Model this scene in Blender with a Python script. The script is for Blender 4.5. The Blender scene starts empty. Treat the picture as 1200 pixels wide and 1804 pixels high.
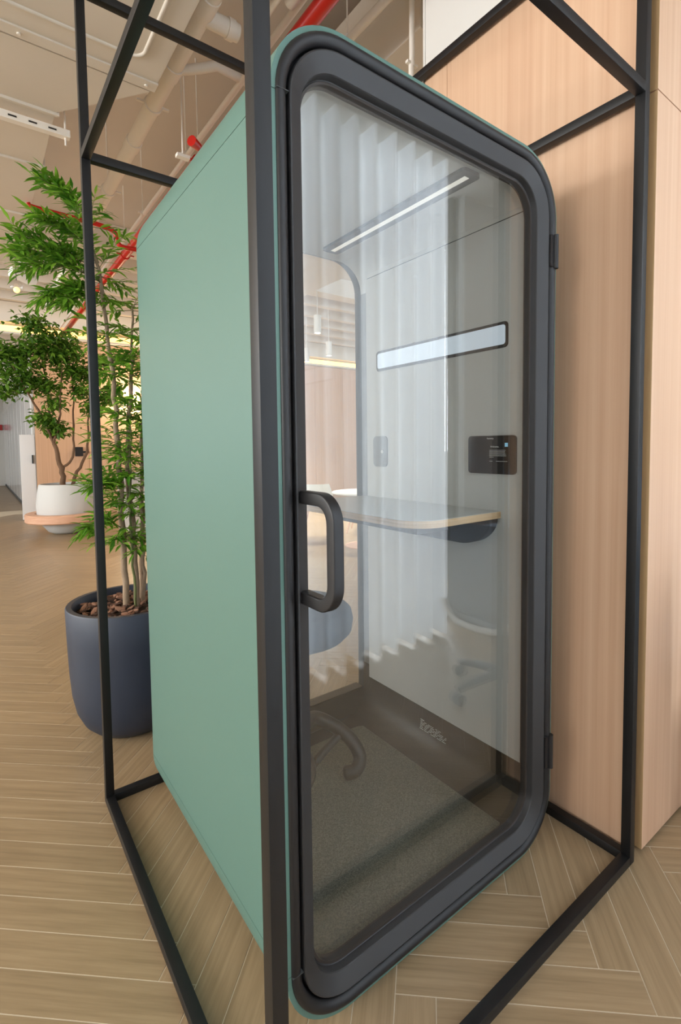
import bpy, bmesh, math, random
from mathutils import Vector, Matrix, noise
random.seed(7)
SC = bpy.context.scene
COL = SC.collection
PI = math.pi

# ------------------------------------------------------------------ camera
F, PX, PY = 872.85, 601.12, 831.14
YAW, PITCH, ROLL = 0.6376, 0.0539, -0.0120
CAM = Vector((-0.4908, -0.8781, 1.3371))
_fw = Vector((math.sin(YAW) * math.cos(PITCH), math.cos(YAW) * math.cos(PITCH), -math.sin(PITCH)))
_r0 = Vector((math.cos(YAW), -math.sin(YAW), 0.0))
_u0 = _r0.cross(_fw)
RT = math.cos(ROLL) * _r0 + math.sin(ROLL) * _u0
UP = -math.sin(ROLL) * _r0 + math.cos(ROLL) * _u0
cam_data = bpy.data.cameras.new('camera')
cam = bpy.data.objects.new('camera', cam_data)
COL.objects.link(cam)
cam.matrix_world = Matrix(((RT.x, UP.x, -_fw.x, CAM.x), (RT.y, UP.y, -_fw.y, CAM.y), (RT.z, UP.z, -_fw.z, CAM.z), (0, 0, 0, 1)))
cam_data.sensor_fit = 'HORIZONTAL'
cam_data.sensor_width = 36.0
cam_data.lens = F / 1200 * 36
cam_data.shift_x = -(PX - 600) / 1200
cam_data.shift_y = (PY - 902) / 1200
cam_data.clip_start = 0.02
SC.camera = cam

# ------------------------------------------------------------------ world and large lights
world = bpy.data.worlds.new('daylight')
SC.world = world
world.use_nodes = True
bg = world.node_tree.nodes['Background']
bg.inputs[0].default_value = (0.86, 0.93, 1.0, 1)
bg.inputs[1].default_value = 1.4


def area(name, loc, rot, sx, sy, power, color):
    d = bpy.data.lights.new(name, 'AREA')
    d.shape = 'RECTANGLE'
    d.size, d.size_y, d.energy, d.color = sx, sy, power, color
    o = bpy.data.objects.new(name, d)
    o.location = loc
    o.rotation_euler = rot
    COL.objects.link(o)
    return o


# daylight behind the curtained window and from the window side of the open office, plus an added pleat lamp
area('window_daylight', (0.2, -2.3, 2.0), (math.radians(90), 0, 0), 7.0, 3.0, 110, (0.89, 0.945, 1.0))
area('pleat_side_light', (4.3, -4.6, 2.9), (math.radians(80), 0, math.radians(42)), 2.6, 3.4, 880, (0.86, 0.93, 1.0))  # added lamp raking the curtain from outside to bring out its pleats
area('open_office_daylight', (-7.0, 3.0, 2.6), (math.radians(112), 0, math.radians(-90)), 10.0, 2.2, 800, (1.0, 0.98, 0.95))

SC.view_settings.view_transform = 'Standard'
SC.view_settings.look = 'None'
SC.view_settings.gamma = 1.0
SC.view_settings.use_curve_mapping = False
SC.view_settings.exposure = 0.0
SC.cycles.use_denoising = True
SC.cycles.max_bounces = 10
SC.cycles.diffuse_bounces = 5
SC.cycles.glossy_bounces = 4
SC.cycles.transparent_max_bounces = 16
SC.cycles.sample_clamp_indirect = 6.0
SC.cycles.caustics_reflective = False
SC.cycles.caustics_refractive = False

# ------------------------------------------------------------------ materials


def lin(c):
    return tuple((v / 255 / 12.92 if v / 255 <= 0.04045 else ((v / 255 + 0.055) / 1.055) ** 2.4) for v in c) + (1,)


MATS = {}


def mat(name, rgb, rough=0.5, metal=0.0, spec=0.5, emit=None, strength=0.0, bump=None, vary=0.0, vscale=8.0, sheen=0.0):
    m = bpy.data.materials.new(name)
    m.use_nodes = True
    nt = m.node_tree
    b = nt.nodes['Principled BSDF']
    b.inputs['Base Color'].default_value = lin(rgb)
    b.inputs['Roughness'].default_value = rough
    b.inputs['Metallic'].default_value = metal
    b.inputs['Specular IOR Level'].default_value = spec
    if sheen:
        b.inputs['Sheen Weight'].default_value = sheen
    if emit:
        b.inputs['Emission Color'].default_value = lin(emit)
        b.inputs['Emission Strength'].default_value = strength
    tc = nt.nodes.new('ShaderNodeTexCoord')
    if vary:
        n = nt.nodes.new('ShaderNodeTexNoise')
        n.inputs['Scale'].default_value = vscale
        n.inputs['Detail'].default_value = 4
        nt.links.new(tc.outputs['Object'], n.inputs['Vector'])
        hsv = nt.nodes.new('ShaderNodeHueSaturation')
        hsv.inputs['Color'].default_value = lin(rgb)
        mr = nt.nodes.new('ShaderNodeMapRange')
        mr.inputs['To Min'].default_value = 1 - vary
        mr.inputs['To Max'].default_value = 1 + vary
        nt.links.new(n.outputs[0], mr.inputs[0])
        nt.links.new(mr.outputs[0], hsv.inputs['Value'])
        nt.links.new(hsv.outputs[0], b.inputs['Base Color'])
    if bump:
        n2 = nt.nodes.new('ShaderNodeTexNoise')
        n2.inputs['Scale'].default_value = bump[0]
        n2.inputs['Detail'].default_value = 3
        nt.links.new(tc.outputs['Object'], n2.inputs['Vector'])
        bp = nt.nodes.new('ShaderNodeBump')
        bp.inputs['Strength'].default_value = bump[1]
        bp.inputs['Distance'].default_value = bump[2]
        nt.links.new(n2.outputs[0], bp.inputs['Height'])
        nt.links.new(bp.outputs[0], b.inputs['Normal'])
    MATS[name] = m
    return m


def wood_mat(name, c1, c2, c3, scale, rough=0.45, coord='Object', rand=0.0, streak=1.0):
    """Straight-grained wood: noise stretched along the grain, three tones."""
    m = bpy.data.materials.new(name)
    m.use_nodes = True
    nt = m.node_tree
    b = nt.nodes['Principled BSDF']
    b.inputs['Roughness'].default_value = rough
    tc = nt.nodes.new('ShaderNodeTexCoord')
    mp = nt.nodes.new('ShaderNodeMapping')
    mp.inputs['Scale'].default_value = scale
    nt.links.new(tc.outputs[coord], mp.inputs['Vector'])
    n1 = nt.nodes.new('ShaderNodeTexNoise')
    n1.inputs['Scale'].default_value = 1.0
    n1.inputs['Detail'].default_value = 5
    n1.inputs['Roughness'].default_value = 0.62
    src = mp.outputs[0]
    oi = None
    if rand:
        oi = nt.nodes.new('ShaderNodeObjectInfo')
        ge = nt.nodes.new('ShaderNodeNewGeometry')
        ad = nt.nodes.new('ShaderNodeMath')
        ad.operation = 'ADD'
        nt.links.new(oi.outputs['Random'], ad.inputs[0])
        nt.links.new(ge.outputs['Random Per Island'], ad.inputs[1])
        fr = nt.nodes.new('ShaderNodeMath')
        fr.operation = 'FRACT'
        nt.links.new(ad.outputs[0], fr.inputs[0])
        mu = nt.nodes.new('ShaderNodeMath')
        mu.operation = 'MULTIPLY'
        mu.inputs[1].default_value = 60
        nt.links.new(fr.outputs[0], mu.inputs[0])
        va = nt.nodes.new('ShaderNodeVectorMath')
        va.operation = 'ADD'
        nt.links.new(mp.outputs[0], va.inputs[0])
        nt.links.new(mu.outputs[0], va.inputs[1])
        src = va.outputs[0]
    nt.links.new(src, n1.inputs['Vector'])
    rp = nt.nodes.new('ShaderNodeValToRGB')
    rp.color_ramp.elements[0].position = 0.5 - 0.22 / streak
    rp.color_ramp.elements[0].color = lin(c1)
    rp.color_ramp.elements[1].position = 0.5 + 0.22 / streak
    rp.color_ramp.elements[1].color = lin(c3)
    e = rp.color_ramp.elements.new(0.5)
    e.color = lin(c2)
    nt.links.new(n1.outputs[0], rp.inputs[0])
    out = rp.outputs[0]
    if rand:
        hsv = nt.nodes.new('ShaderNodeHueSaturation')
        mr = nt.nodes.new('ShaderNodeMapRange')
        mr.inputs['To Min'].default_value = 1 - rand
        mr.inputs['To Max'].default_value = 1 + rand
        nt.links.new(fr.outputs[0], mr.inputs[0])
        nt.links.new(mr.outputs[0], hsv.inputs['Value'])
        nt.links.new(out, hsv.inputs['Color'])
        out = hsv.outputs[0]
    nt.links.new(out, b.inputs['Base Color'])
    bp = nt.nodes.new('ShaderNodeBump')
    bp.inputs['Strength'].default_value = 0.12
    bp.inputs['Distance'].default_value = 0.001
    nt.links.new(n1.outputs[0], bp.inputs['Height'])
    nt.links.new(bp.outputs[0], b.inputs['Normal'])
    MATS[name] = m
    return m


def glass_mat(name, ior, tint=(1, 1, 1)):
    """Clear pane: Fresnel mix of a mirror reflection and straight transmission."""
    m = bpy.data.materials.new(name)
    m.use_nodes = True
    nt = m.node_tree
    nt.nodes.clear()
    o = nt.nodes.new('ShaderNodeOutputMaterial')
    mx = nt.nodes.new('ShaderNodeMixShader')
    tr = nt.nodes.new('ShaderNodeBsdfTransparent')
    tr.inputs[0].default_value = tuple(tint) + (1,)
    gl = nt.nodes.new('ShaderNodeBsdfGlossy')
    gl.inputs['Roughness'].default_value = 0.0
    ge = nt.nodes.new('ShaderNodeNewGeometry')
    mi = nt.nodes.new('ShaderNodeMix')
    mi.data_type = 'FLOAT'
    mi.inputs[2].default_value = ior
    mi.inputs[3].default_value = 1 / ior
    nt.links.new(ge.outputs['Backfacing'], mi.inputs[0])
    fr = nt.nodes.new('ShaderNodeFresnel')
    nt.links.new(mi.outputs[0], fr.inputs['IOR'])
    nt.links.new(fr.outputs[0], mx.inputs[0])
    nt.links.new(tr.outputs[0], mx.inputs[1])
    nt.links.new(gl.outputs[0], mx.inputs[2])
    nt.links.new(mx.outputs[0], o.inputs[0])
    MATS[name] = m
    return m


def sheer_mat(name, rgb, transp, transl):
    m = bpy.data.materials.new(name)
    m.use_nodes = True
    nt = m.node_tree
    nt.nodes.clear()
    o = nt.nodes.new('ShaderNodeOutputMaterial')
    df = nt.nodes.new('ShaderNodeBsdfDiffuse')
    tl = nt.nodes.new('ShaderNodeBsdfTranslucent')
    tp = nt.nodes.new('ShaderNodeBsdfTransparent')
    df.inputs[0].default_value = lin(rgb)
    tl.inputs[0].default_value = lin(rgb)
    m1 = nt.nodes.new('ShaderNodeMixShader')
    m1.inputs[0].default_value = transl
    m2 = nt.nodes.new('ShaderNodeMixShader')
    m2.inputs[0].default_value = transp
    nt.links.new(df.outputs[0], m1.inputs[1])
    nt.links.new(tl.outputs[0], m1.inputs[2])
    nt.links.new(m1.outputs[0], m2.inputs[1])
    nt.links.new(tp.outputs[0], m2.inputs[2])
    nt.links.new(m2.outputs[0], o.inputs[0])
    MATS[name] = m
    return m


def leaf_mat(name, c1, c2):
    m = bpy.data.materials.new(name)
    m.use_nodes = True
    nt = m.node_tree
    b = nt.nodes['Principled BSDF']
    b.inputs['Roughness'].default_value = 0.38
    oi = nt.nodes.new('ShaderNodeObjectInfo')
    ge = nt.nodes.new('ShaderNodeNewGeometry')
    ad = nt.nodes.new('ShaderNodeMath')
    ad.operation = 'ADD'
    nt.links.new(oi.outputs['Random'], ad.inputs[0])
    nt.links.new(ge.outputs['Random Per Island'], ad.inputs[1])
    fr = nt.nodes.new('ShaderNodeMath')
    fr.operation = 'FRACT'
    nt.links.new(ad.outputs[0], fr.inputs[0])
    mx = nt.nodes.new('ShaderNodeMix')
    mx.data_type = 'RGBA'
    mx.inputs[6].default_value = lin(c1)
    mx.inputs[7].default_value = lin(c2)
    nt.links.new(fr.outputs[0], mx.inputs[0])
    nt.links.new(mx.outputs[2], b.inputs['Base Color'])
    tl = nt.nodes.new('ShaderNodeBsdfTranslucent')
    nt.links.new(mx.outputs[2], tl.inputs[0])
    ms = nt.nodes.new('ShaderNodeMixShader')
    ms.inputs[0].default_value = 0.3
    nt.links.new(b.outputs[0], ms.inputs[1])
    nt.links.new(tl.outputs[0], ms.inputs[2])
    nt.links.new(ms.outputs[0], nt.nodes['Material Output'].inputs[0])
    MATS[name] = m
    return m


mat('green', (89, 122, 111), 0.45, bump=(900, 0.05, 0.0004))
mat('frame_black', (28, 27, 28), 0.45, spec=0.5)
mat('door_black', (50, 49, 49), 0.45, spec=0.5)
mat('groove', (8, 8, 8), 0.7)
mat('tube_black', (17, 17, 18), 0.45, spec=0.45, bump=(160, 0.06, 0.0006), vary=0.15, vscale=12)
mat('liner_grey', (212, 209, 202), 0.75, bump=(1400, 0.1, 0.0004))
mat('pan_brown', (62, 54, 43), 0.42)
mat('carpet', (132, 127, 110), 0.95, bump=(400, 1.0, 0.004), vary=0.9, vscale=240)
mat('rear_grey', (70, 72, 71), 0.5)
mat('bezel_brown', (56, 48, 42), 0.5)
mat('led_wall', (200, 206, 212), 0.4, emit=(218, 232, 246), strength=0.40)
mat('led_ceiling', (210, 208, 200), 0.4, emit=(255, 246, 232), strength=0.5)
mat('screen_black', (14, 13, 13), 0.08, spec=0.6)
mat('print_white', (225, 225, 222), 0.6)
mat('print_blue', (150, 200, 225), 0.5, emit=(130, 190, 220), strength=0.4)
mat('switch_grey', (142, 140, 136), 0.6)
mat('laminate', (196, 196, 190), 0.35)
wood_mat('plywood', (196, 156, 112), (214, 176, 132), (226, 192, 150), (4, 4, 160))
mat('bracket_dark', (46, 40, 36), 0.5)
mat('stool_brown', (52, 44, 36), 0.45)
mat('stool_fabric', (66, 70, 76), 0.9, bump=(600, 0.4, 0.001))
wood_mat('wall_wood', (200, 158, 127), (210, 171, 139), (219, 183, 152), (40, 40, 0.5), 0.5, streak=0.8)
wood_mat('wall_wood_edge', (160, 132, 92), (178, 148, 106), (190, 160, 116), (40, 40, 0.6), 0.5)
wood_mat('plank_wood', (140, 119, 90), (155, 132, 101), (168, 145, 113), (3.0, 70, 1), 0.34, coord='UV', rand=0.06)
mat('grout', (206, 192, 168), 0.8)
wood_mat('floor_far', (136, 116, 88), (150, 128, 98), (160, 138, 108), (3, 6, 1), 0.4)
mat('plaster_white', (222, 219, 212), 0.8)
mat('plaster_grey', (200, 202, 202), 0.85)
mat('ceiling_paint', (220, 210, 197), 0.85, vary=0.06, vscale=1.5)
mat('duct_paint', (214, 205, 191), 0.6, vary=0.04, vscale=3)
mat('pipe_white', (236, 229, 217), 0.55)
mat('pipe_red', (186, 26, 16), 0.32)
mat('slot_dark', (50, 44, 38), 0.8)
glass_mat('door_glass', 1.8, (0.95, 0.97, 0.97))
glass_mat('rear_pane', 1.5, (0.97, 0.98, 0.98))
glass_mat('window_pane', 1.45)
sheer_mat('sheer', (240, 243, 246), 0.0, 0.62)
mat('pot_blue', (44, 52, 66), 0.5, bump=(300, 0.05, 0.0005))
mat('soil', (52, 38, 30), 0.95, bump=(60, 0.8, 0.01))
mat('chip_a', (122, 84, 62), 0.9, bump=(80, 0.6, 0.004), vary=0.4, vscale=20)
mat('chip_b', (154, 112, 88), 0.9, bump=(80, 0.6, 0.004), vary=0.35, vscale=20)
mat('chip_c', (84, 58, 44), 0.9, bump=(80, 0.6, 0.004), vary=0.4, vscale=20)
mat('bark', (150, 128, 104), 0.85, bump=(90, 0.7, 0.004), vary=0.25, vscale=30)
mat('bark_dark', (112, 86, 64), 0.85, bump=(60, 0.6, 0.004), vary=0.2, vscale=14)
mat('twig', (98, 104, 58), 0.7)
leaf_mat('leaf_bright', (62, 124, 26), (150, 196, 66))
leaf_mat('leaf_dark', (56, 104, 28), (118, 160, 54))
mat('bowl_white', (206, 208, 206), 0.6)
wood_mat('bench_wood', (206, 158, 128), (216, 170, 140), (224, 182, 152), (6, 6, 40))
mat('gloss_white', (236, 238, 240), 0.08)
mat('cove_light', (255, 220, 150), 0.5, emit=(255, 200, 104), strength=3.2)
mat('lamp_white', (232, 230, 224), 0.5)
mat('lamp_glow', (255, 250, 240), 0.5, emit=(255, 244, 224), strength=12.0)
mat('switch_black', (26, 26, 28), 0.4)
mat('sign_red', (180, 40, 40), 0.5)
mat('chair_white', (226, 226, 222), 0.45)
mat('chair_grey', (146, 160, 174), 0.8)
mat('chair_base', (70, 80, 92), 0.45)
mat('desk_blue', (172, 192, 216), 0.7)
mat('sofa_grey', (176, 170, 164), 0.9)

# ------------------------------------------------------------------ mesh helpers


def tag(o, label=None, cat=None, group=None, kind=None):
    if label:
        o['label'] = label
    if cat:
        o['category'] = cat
    if group:
        o['group'] = group
    if kind:
        o['kind'] = kind
    return o


def thing(name, loc, label, cat, group=None):
    o = bpy.data.objects.new(name, None)
    o.empty_display_size = 0.1
    COL.objects.link(o)
    o.location = loc
    return tag(o, label, cat, group)


def root_of(p):
    v = Vector((0, 0, 0))
    while p is not None:
        v += p.location
        p = p.parent
    return v


def obj(name, bm, m, parent=None, smooth=None, label=None):
    """bm is in world coordinates; m one material name or a list of them."""
    off = root_of(parent)
    bmesh.ops.recalc_face_normals(bm, faces=bm.faces)
    if parent is not None:
        bmesh.ops.translate(bm, verts=bm.verts, vec=-off)
    me = bpy.data.meshes.new(name)
    bm.to_mesh(me)
    bm.free()
    for mm in (m if isinstance(m, (list, tuple)) else [m]):
        me.materials.append(MATS[mm])
    o = bpy.data.objects.new(name, me)
    COL.objects.link(o)
    if parent is not None:
        o.parent = parent
    if smooth is not None:
        me.polygons.foreach_set('use_smooth', [True] * len(me.polygons))
        me.set_sharp_from_angle(angle=math.radians(smooth))
    if label:
        o['label'] = label
    return o


def box(bm, x0, x1, y0, y1, z0, z1, bev=0.0, mi=0):
    b2 = bmesh.new()
    r = bmesh.ops.create_cube(b2, size=1.0)
    for v in b2.verts:
        v.co = Vector((x0 + (v.co.x + .5) * (x1 - x0), y0 + (v.co.y + .5) * (y1 - y0), z0 + (v.co.z + .5) * (z1 - z0)))
    if bev:
        bmesh.ops.bevel(b2, geom=b2.edges[:], offset=bev, segments=2, affect='EDGES', profile=0.6)
    merge(bm, b2, mi)
    return bm


def merge(bm, b2, mi=0):
    mp = {v: bm.verts.new(v.co) for v in b2.verts}
    for f in b2.faces:
        try:
            nf = bm.faces.new([mp[v] for v in f.verts])
            nf.material_index = mi if mi else f.material_index
        except ValueError:
            pass
    b2.free()


def B(*a, **k):
    return box(bmesh.new(), *a, **k)


def frames(pts):
    """parallel-transport frames along a polyline"""
    T = []
    n = len(pts)
    for i in range(n):
        a = pts[max(0, i - 1)]
        b = pts[min(n - 1, i + 1)]
        T.append((b - a).normalized())
    up = Vector((0, 0, 1)) if abs(T[0].z) < 0.9 else Vector((1, 0, 0))
    N = [(up - T[0] * up.dot(T[0])).normalized()]
    for i in range(1, n):
        v = N[-1] - T[i] * N[-1].dot(T[i])
        N.append(v.normalized())
    return T, N


def tube(bm, pts, rad, seg=10, caps=True):
    pts = [Vector(p) for p in pts]
    rs = rad if isinstance(rad, (list, tuple)) else [rad] * len(pts)
    T, N = frames(pts)
    loops = []
    for p, t, nn, r in zip(pts, T, N, rs):
        bn = t.cross(nn)
        loops.append([bm.verts.new(p + (nn * math.cos(a) + bn * math.sin(a)) * r) for a in (2 * PI * k / seg for k in range(seg))])
    for a, b in zip(loops, loops[1:]):
        for k in range(seg):
            bm.faces.new((a[k], a[(k + 1) % seg], b[(k + 1) % seg], b[k]))
    if caps:
        bm.faces.new(loops[0][::-1])
        bm.faces.new(loops[-1])
    return bm


def spline(pts, n=8):
    """Catmull-Rom through pts"""
    P = [Vector(p) for p in pts]
    P = [2 * P[0] - P[1]] + P + [2 * P[-1] - P[-2]]
    out = []
    for i in range(1, len(P) - 2):
        for k in range(n):
            t = k / n
            a, b, c, d = P[i - 1], P[i], P[i + 1], P[i + 2]
            out.append(0.5 * ((2 * b) + (c - a) * t + (2 * a - 5 * b + 4 * c - d) * t * t + (3 * b - a - 3 * c + d) * t ** 3))
    out.append(P[-2])
    return out


def lathe(bm, cx, cy, prof, seg=48, mi=0):
    """prof: (radius, z) list; closed with a disc where radius is 0"""
    loops = []
    for r, z in prof:
        if r < 1e-5:
            loops.append([bm.verts.new((cx, cy, z))])
        else:
            loops.append([bm.verts.new((cx + r * math.cos(2 * PI * k / seg), cy + r * math.sin(2 * PI * k / seg), z)) for k in range(seg)])
    for a, b in zip(loops, loops[1:]):
        for k in range(seg):
            k2 = (k + 1) % seg
            if len(a) == 1 and len(b) == 1:
                continue
            if len(a) == 1:
                f = bm.faces.new((a[0], b[k2], b[k]))
            elif len(b) == 1:
                f = bm.faces.new((a[k], a[k2], b[0]))
            else:
                f = bm.faces.new((a[k], a[k2], b[k2], b[k]))
            f.material_index = mi
    return bm


def rrect(x0, x1, z0, z1, r, n=12):
    r = max(r, 0.002)
    pts = []
    for cx, cz, a0 in ((x1 - r, z1 - r, 0), (x0 + r, z1 - r, 90), (x0 + r, z0 + r, 180), (x1 - r, z0 + r, 270)):
        for k in range(n + 1):
            a = math.radians(a0 + 90 * k / n)
            pts.append((cx + r * math.cos(a), cz + r * math.sin(a)))
    return pts


def ring(bm, rect, r, prof, closed=True, n=12):
    """sweep a profile of (inset, y) round a rounded rectangle in the XZ plane"""
    x0, x1, z0, z1 = rect
    loops = []
    for off, y in prof:
        loops.append([bm.verts.new((x, y, z)) for x, z in rrect(x0 + off, x1 - off, z0 + off, z1 - off, r - off, n)])
    m = len(loops[0])
    pairs = list(zip(loops, loops[1:])) + ([(loops[-1], loops[0])] if closed else [])
    for a, b in pairs:
        for k in range(m):
            bm.faces.new((a[k], a[(k + 1) % m], b[(k + 1) % m], b[k]))
    return bm


def slab_poly(bm, pts, axis, v0, v1, bev=0.0):
    """extrude a 2-D outline along an axis. axis 'Y': pts are (x,z); 'X': (y,z); 'Z': (x,y)"""
    def co(p, v):
        return {'Y': (p[0], v, p[1]), 'X': (v, p[0], p[1]), 'Z': (p[0], p[1], v)}[axis]
    b2 = bmesh.new()
    lo = [b2.verts.new(co(p, v0)) for p in pts]
    hi = [b2.verts.new(co(p, v1)) for p in pts]
    n = len(pts)
    b2.faces.new(lo)
    b2.faces.new(hi[::-1])
    for k in range(n):
        b2.faces.new((lo[k], lo[(k + 1) % n], hi[(k + 1) % n], hi[k]))
    if bev:
        bmesh.ops.recalc_face_normals(b2, faces=b2.faces)
        ed = [e for e in b2.edges if (e.verts[0] in lo) == (e.verts[1] in lo)]
        bmesh.ops.bevel(b2, geom=ed, offset=bev, segments=2, affect='EDGES')
    merge(bm, b2)
    return bm


def project(p):
    q = Vector(p) - CAM
    d = q.dot(_fw)
    if d < 0.05:
        return None
    return PX + F * q.dot(RT) / d, PY - F * q.dot(UP) / d, d


# ------------------------------------------------------------------ main dimensions (metres)
W, D, H, ZB, RAD = 1.017, 0.981, 2.21, 0.02, 0.177
XL, XR, YF, YB, T = -0.1456, 1.1461, -0.2124, 1.1178, 0.0290
Z1, Z2 = 2.3505, 2.912
ZC = 4.0

# ------------------------------------------------------------------ floor
floor = obj('floor', B(-9, 11, -2.3, 24, -0.06, -0.0009), 'grout')
tag(floor, kind='structure')
floor['label'] = 'oak-look plank floor laid in herringbone with pale joints'
PW, PL, GAP = 0.1022, 0.632, 0.0026
AX = Vector((1, -1, 0)) / math.sqrt(2)
BX = Vector((-1, -1, 0)) / math.sqrt(2)
LAY = Matrix.Rotation(0.018, 4, 'Z') @ Matrix.Diagonal((1, 0.921, 1, 1))     # how the pattern lies in the room
LAY_O = Vector((-0.122, 1.478, 0))
planks = []
for i in range(-70, 130):
    for j in range(-6, 12):
        o0 = (AX + BX) * (PW * i) + (AX - BX) * (PL * j) - AX * PL
        for kind in (0, 1):
            if kind == 0:
                c = o0 + AX * PL / 2 + BX * PW / 2
            else:
                c = o0 + AX * (PL + PW / 2) + BX * (PW - PL / 2)
            c = LAY @ c + LAY_O
            if -5.0 < c.x < 8.5 and -2.2 < c.y < 12.0:
                planks.append((c, kind))


def plank_mesh(kind):
    bm = B(-PL / 2 + GAP / 2, PL / 2 - GAP / 2, -PW / 2 + GAP / 2, PW / 2 - GAP / 2, -0.0012, 0.0)
    bmesh.ops.bevel(bm, geom=[e for e in bm.edges if all(v.co.z > -0.0001 for v in e.verts)], offset=0.0003, segments=1, affect='EDGES')
    bmesh.ops.recalc_face_normals(bm, faces=bm.faces)
    uv = bm.loops.layers.uv.new('UVMap')
    for f in bm.faces:
        for l in f.loops:
            l[uv].uv = (l.vert.co.x, l.vert.co.y)
    bm.transform(LAY @ Matrix.Rotation(PI / 4 if kind else -PI / 4, 4, 'Z'))
    me = bpy.data.meshes.new('plank')
    bm.to_mesh(me)
    bm.free()
    me.materials.append(MATS['plank_wood'])
    return me


pms = [plank_mesh(0), plank_mesh(1)]


def plank_rank(c):
    pr = project(c)
    if pr is None or not (-40 < pr[0] < 1240 and 700 < pr[1] < 1880):
        return 1e9
    if 0.12 < c.x < W - 0.1 and 0.12 < c.y < D - 0.05:
        return 1e9
    if c.x > 1.3 and c.y > -0.1 and c.y < 0.9:
        return 1e9
    return pr[2]


planks.sort(key=lambda p: plank_rank(p[0]))
for c, kind in planks[:300]:
    o = bpy.data.objects.new('plank', pms[kind])
    COL.objects.link(o)
    o.parent = floor
    o.location = c
vv, ff, uvs = [], [], []
tmpl = []
for pm in pms:
    lu = pm.uv_layers[0].data
    tmpl.append(([v.co.copy() for v in pm.vertices], [(list(p.vertices), [tuple(lu[k].uv) for k in p.loop_indices]) for p in pm.polygons if p.normal.z > -0.5]))
for c, kind in planks[300:]:
    tv, tf = tmpl[kind]
    b0 = len(vv)
    vv += [tuple(v + c) for v in tv]
    for f, u in tf:
        ff.append([b0 + k for k in f])
        uvs += u
me = bpy.data.meshes.new('plank_field')
me.from_pydata(vv, [], ff)
lay = me.uv_layers.new(name='UVMap')
lay.data.foreach_set('uv', [c for u in uvs for c in u])
me.materials.append(MATS['plank_wood'])
o = bpy.data.objects.new('plank_field', me)
COL.objects.link(o)
o.parent = floor
o['kind'] = 'stuff'
far = obj('far_floor', B(-9, 11, 11.9, 24, -0.0008, -0.0002), 'floor_far', floor)

# ------------------------------------------------------------------ ceiling slab
tag(obj('ceiling', B(-9, 11, -2.3, 24, ZC, ZC + 0.2), 'ceiling_paint'), kind='structure')
tag(obj('trim_1', B(-9, 11, 12.2, 12.5, 3.55, ZC, 0.01), 'ceiling_paint'), kind='structure')
tag(obj('trim_2', B(-9, 11, 5.6, 5.85, 3.72, ZC, 0.01), 'ceiling_paint'), kind='structure')

# ------------------------------------------------------------------ wall on the right of the booth, wood panelled
WX = 1.160
wr = obj('wall_right', B(WX + 0.022, 4.2, -0.165, 0.70, 0, ZC), 'slot_dark')
tag(wr, kind='structure')
wr['label'] = 'wood panelled wall beside the booth with white plaster above'
joint = 0.575
for y0, y1 in ((-0.186, joint - 0.0008), (joint + 0.0008, 0.706)):
    obj('wood_panel', B(WX, WX + 0.02, y0, y1, 0.0, 2.925, 0.0008), 'wall_wood', wr)
obj('plaster_panel', B(WX + 0.004, WX + 0.02, -0.186, 0.706, 2.93, ZC, 0.001), 'plaster_white', wr)
obj('end_panel', B(WX, 4.2, 0.701, 0.712, 0.0, ZC), 'plaster_white', wr)
# the wall face turning right, its panel proud with an edge band
wf = obj('wall_front', B(1.21, 4.2, -0.184, -0.166, 0.0, ZC), 'slot_dark')
tag(wf, kind='structure')
wf['label'] = 'wood panelled wall face to the right of the black frame'
for x0, x1 in ((1.200, 1.998), (2.002, 2.798), (2.802, 3.598)):
    for z0, z1 in ((0.012, 2.388), (2.392, ZC)):
        p_ = obj('wood_panel', B(x0 + 0.0012, x1, -0.212, -0.1845, z0, z1, 0.0006), 'wall_wood', wf)
        if x0 == 1.200:
            obj('edge_band', B(x0, x0 + 0.001, -0.2115, -0.185, z0, z1), 'wall_wood_edge', p_)
            obj('return_panel', B(1.172, 1.1795, -0.195, -0.1665, z0, z1), 'wall_wood', wf)

# ------------------------------------------------------------------ steel frame round the booth
cage = thing('steel_frame', (XL, YF, 0), 'black square-tube steel frame standing around the green booth', 'frame')
for x, y, zt in ((XL, YF, 3.185), (XL, YB - T, 3.185), (XR - T, YF, 3.185), (XR - T, YB - T, Z2 + T)):
    obj('post', B(x, x + T, y, y + T, 0.0, zt, 0.0016), 'tube_black', cage, 40)
for z in (0.0, Z1, Z2):
    for y in (YF, YB - T):
        obj('cross_rail', B(XL + T, XR - T, y, y + T, z, z + T, 0.0016), 'tube_black', cage, 40)
    for x in (XL, XR - T):
        obj('side_rail', B(x, x + T, YF + T, YB - T, z, z + T, 0.0016), 'tube_black', cage, 40)

# ------------------------------------------------------------------ the booth
booth = thing('phone_booth', (W / 2, D / 2, 0), 'green phone booth with rounded corners and a black framed glass door', 'phone booth')
RECT = (0.0, W, ZB, H)
NA = 14
TH = 0.012


def shell_part(idx, y0, y1):
    """a stretch of the rounded shell as a thick curved sheet; idx = indices into the rounded rectangle"""
    o_ = rrect(*RECT, RAD, NA)
    i_ = rrect(TH, W - TH, ZB + TH, H - TH, RAD - TH, NA)
    pts = [o_[k] for k in idx] + [i_[k] for k in reversed(idx)]
    bm = bmesh.new()
    slab_poly(bm, pts, 'Y', y0, y1)
    return bm


n1 = NA + 1
SEAM = 0.0012


def straight(x0, x1):
    return B(x0, x1, 0, D, ZB + RAD + SEAM, H - RAD - SEAM, 0.0006)


obj('roof_panel', shell_part(list(range(0, 2 * n1)), 0, D), 'green', booth, 35)
obj('base_panel', shell_part(list(range(2 * n1, 4 * n1)), 0, D), 'green', booth, 35)
obj('side_panel', straight(0, TH), 'green', booth)
obj('side_panel', straight(W - TH, W), 'green', booth)
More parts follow.
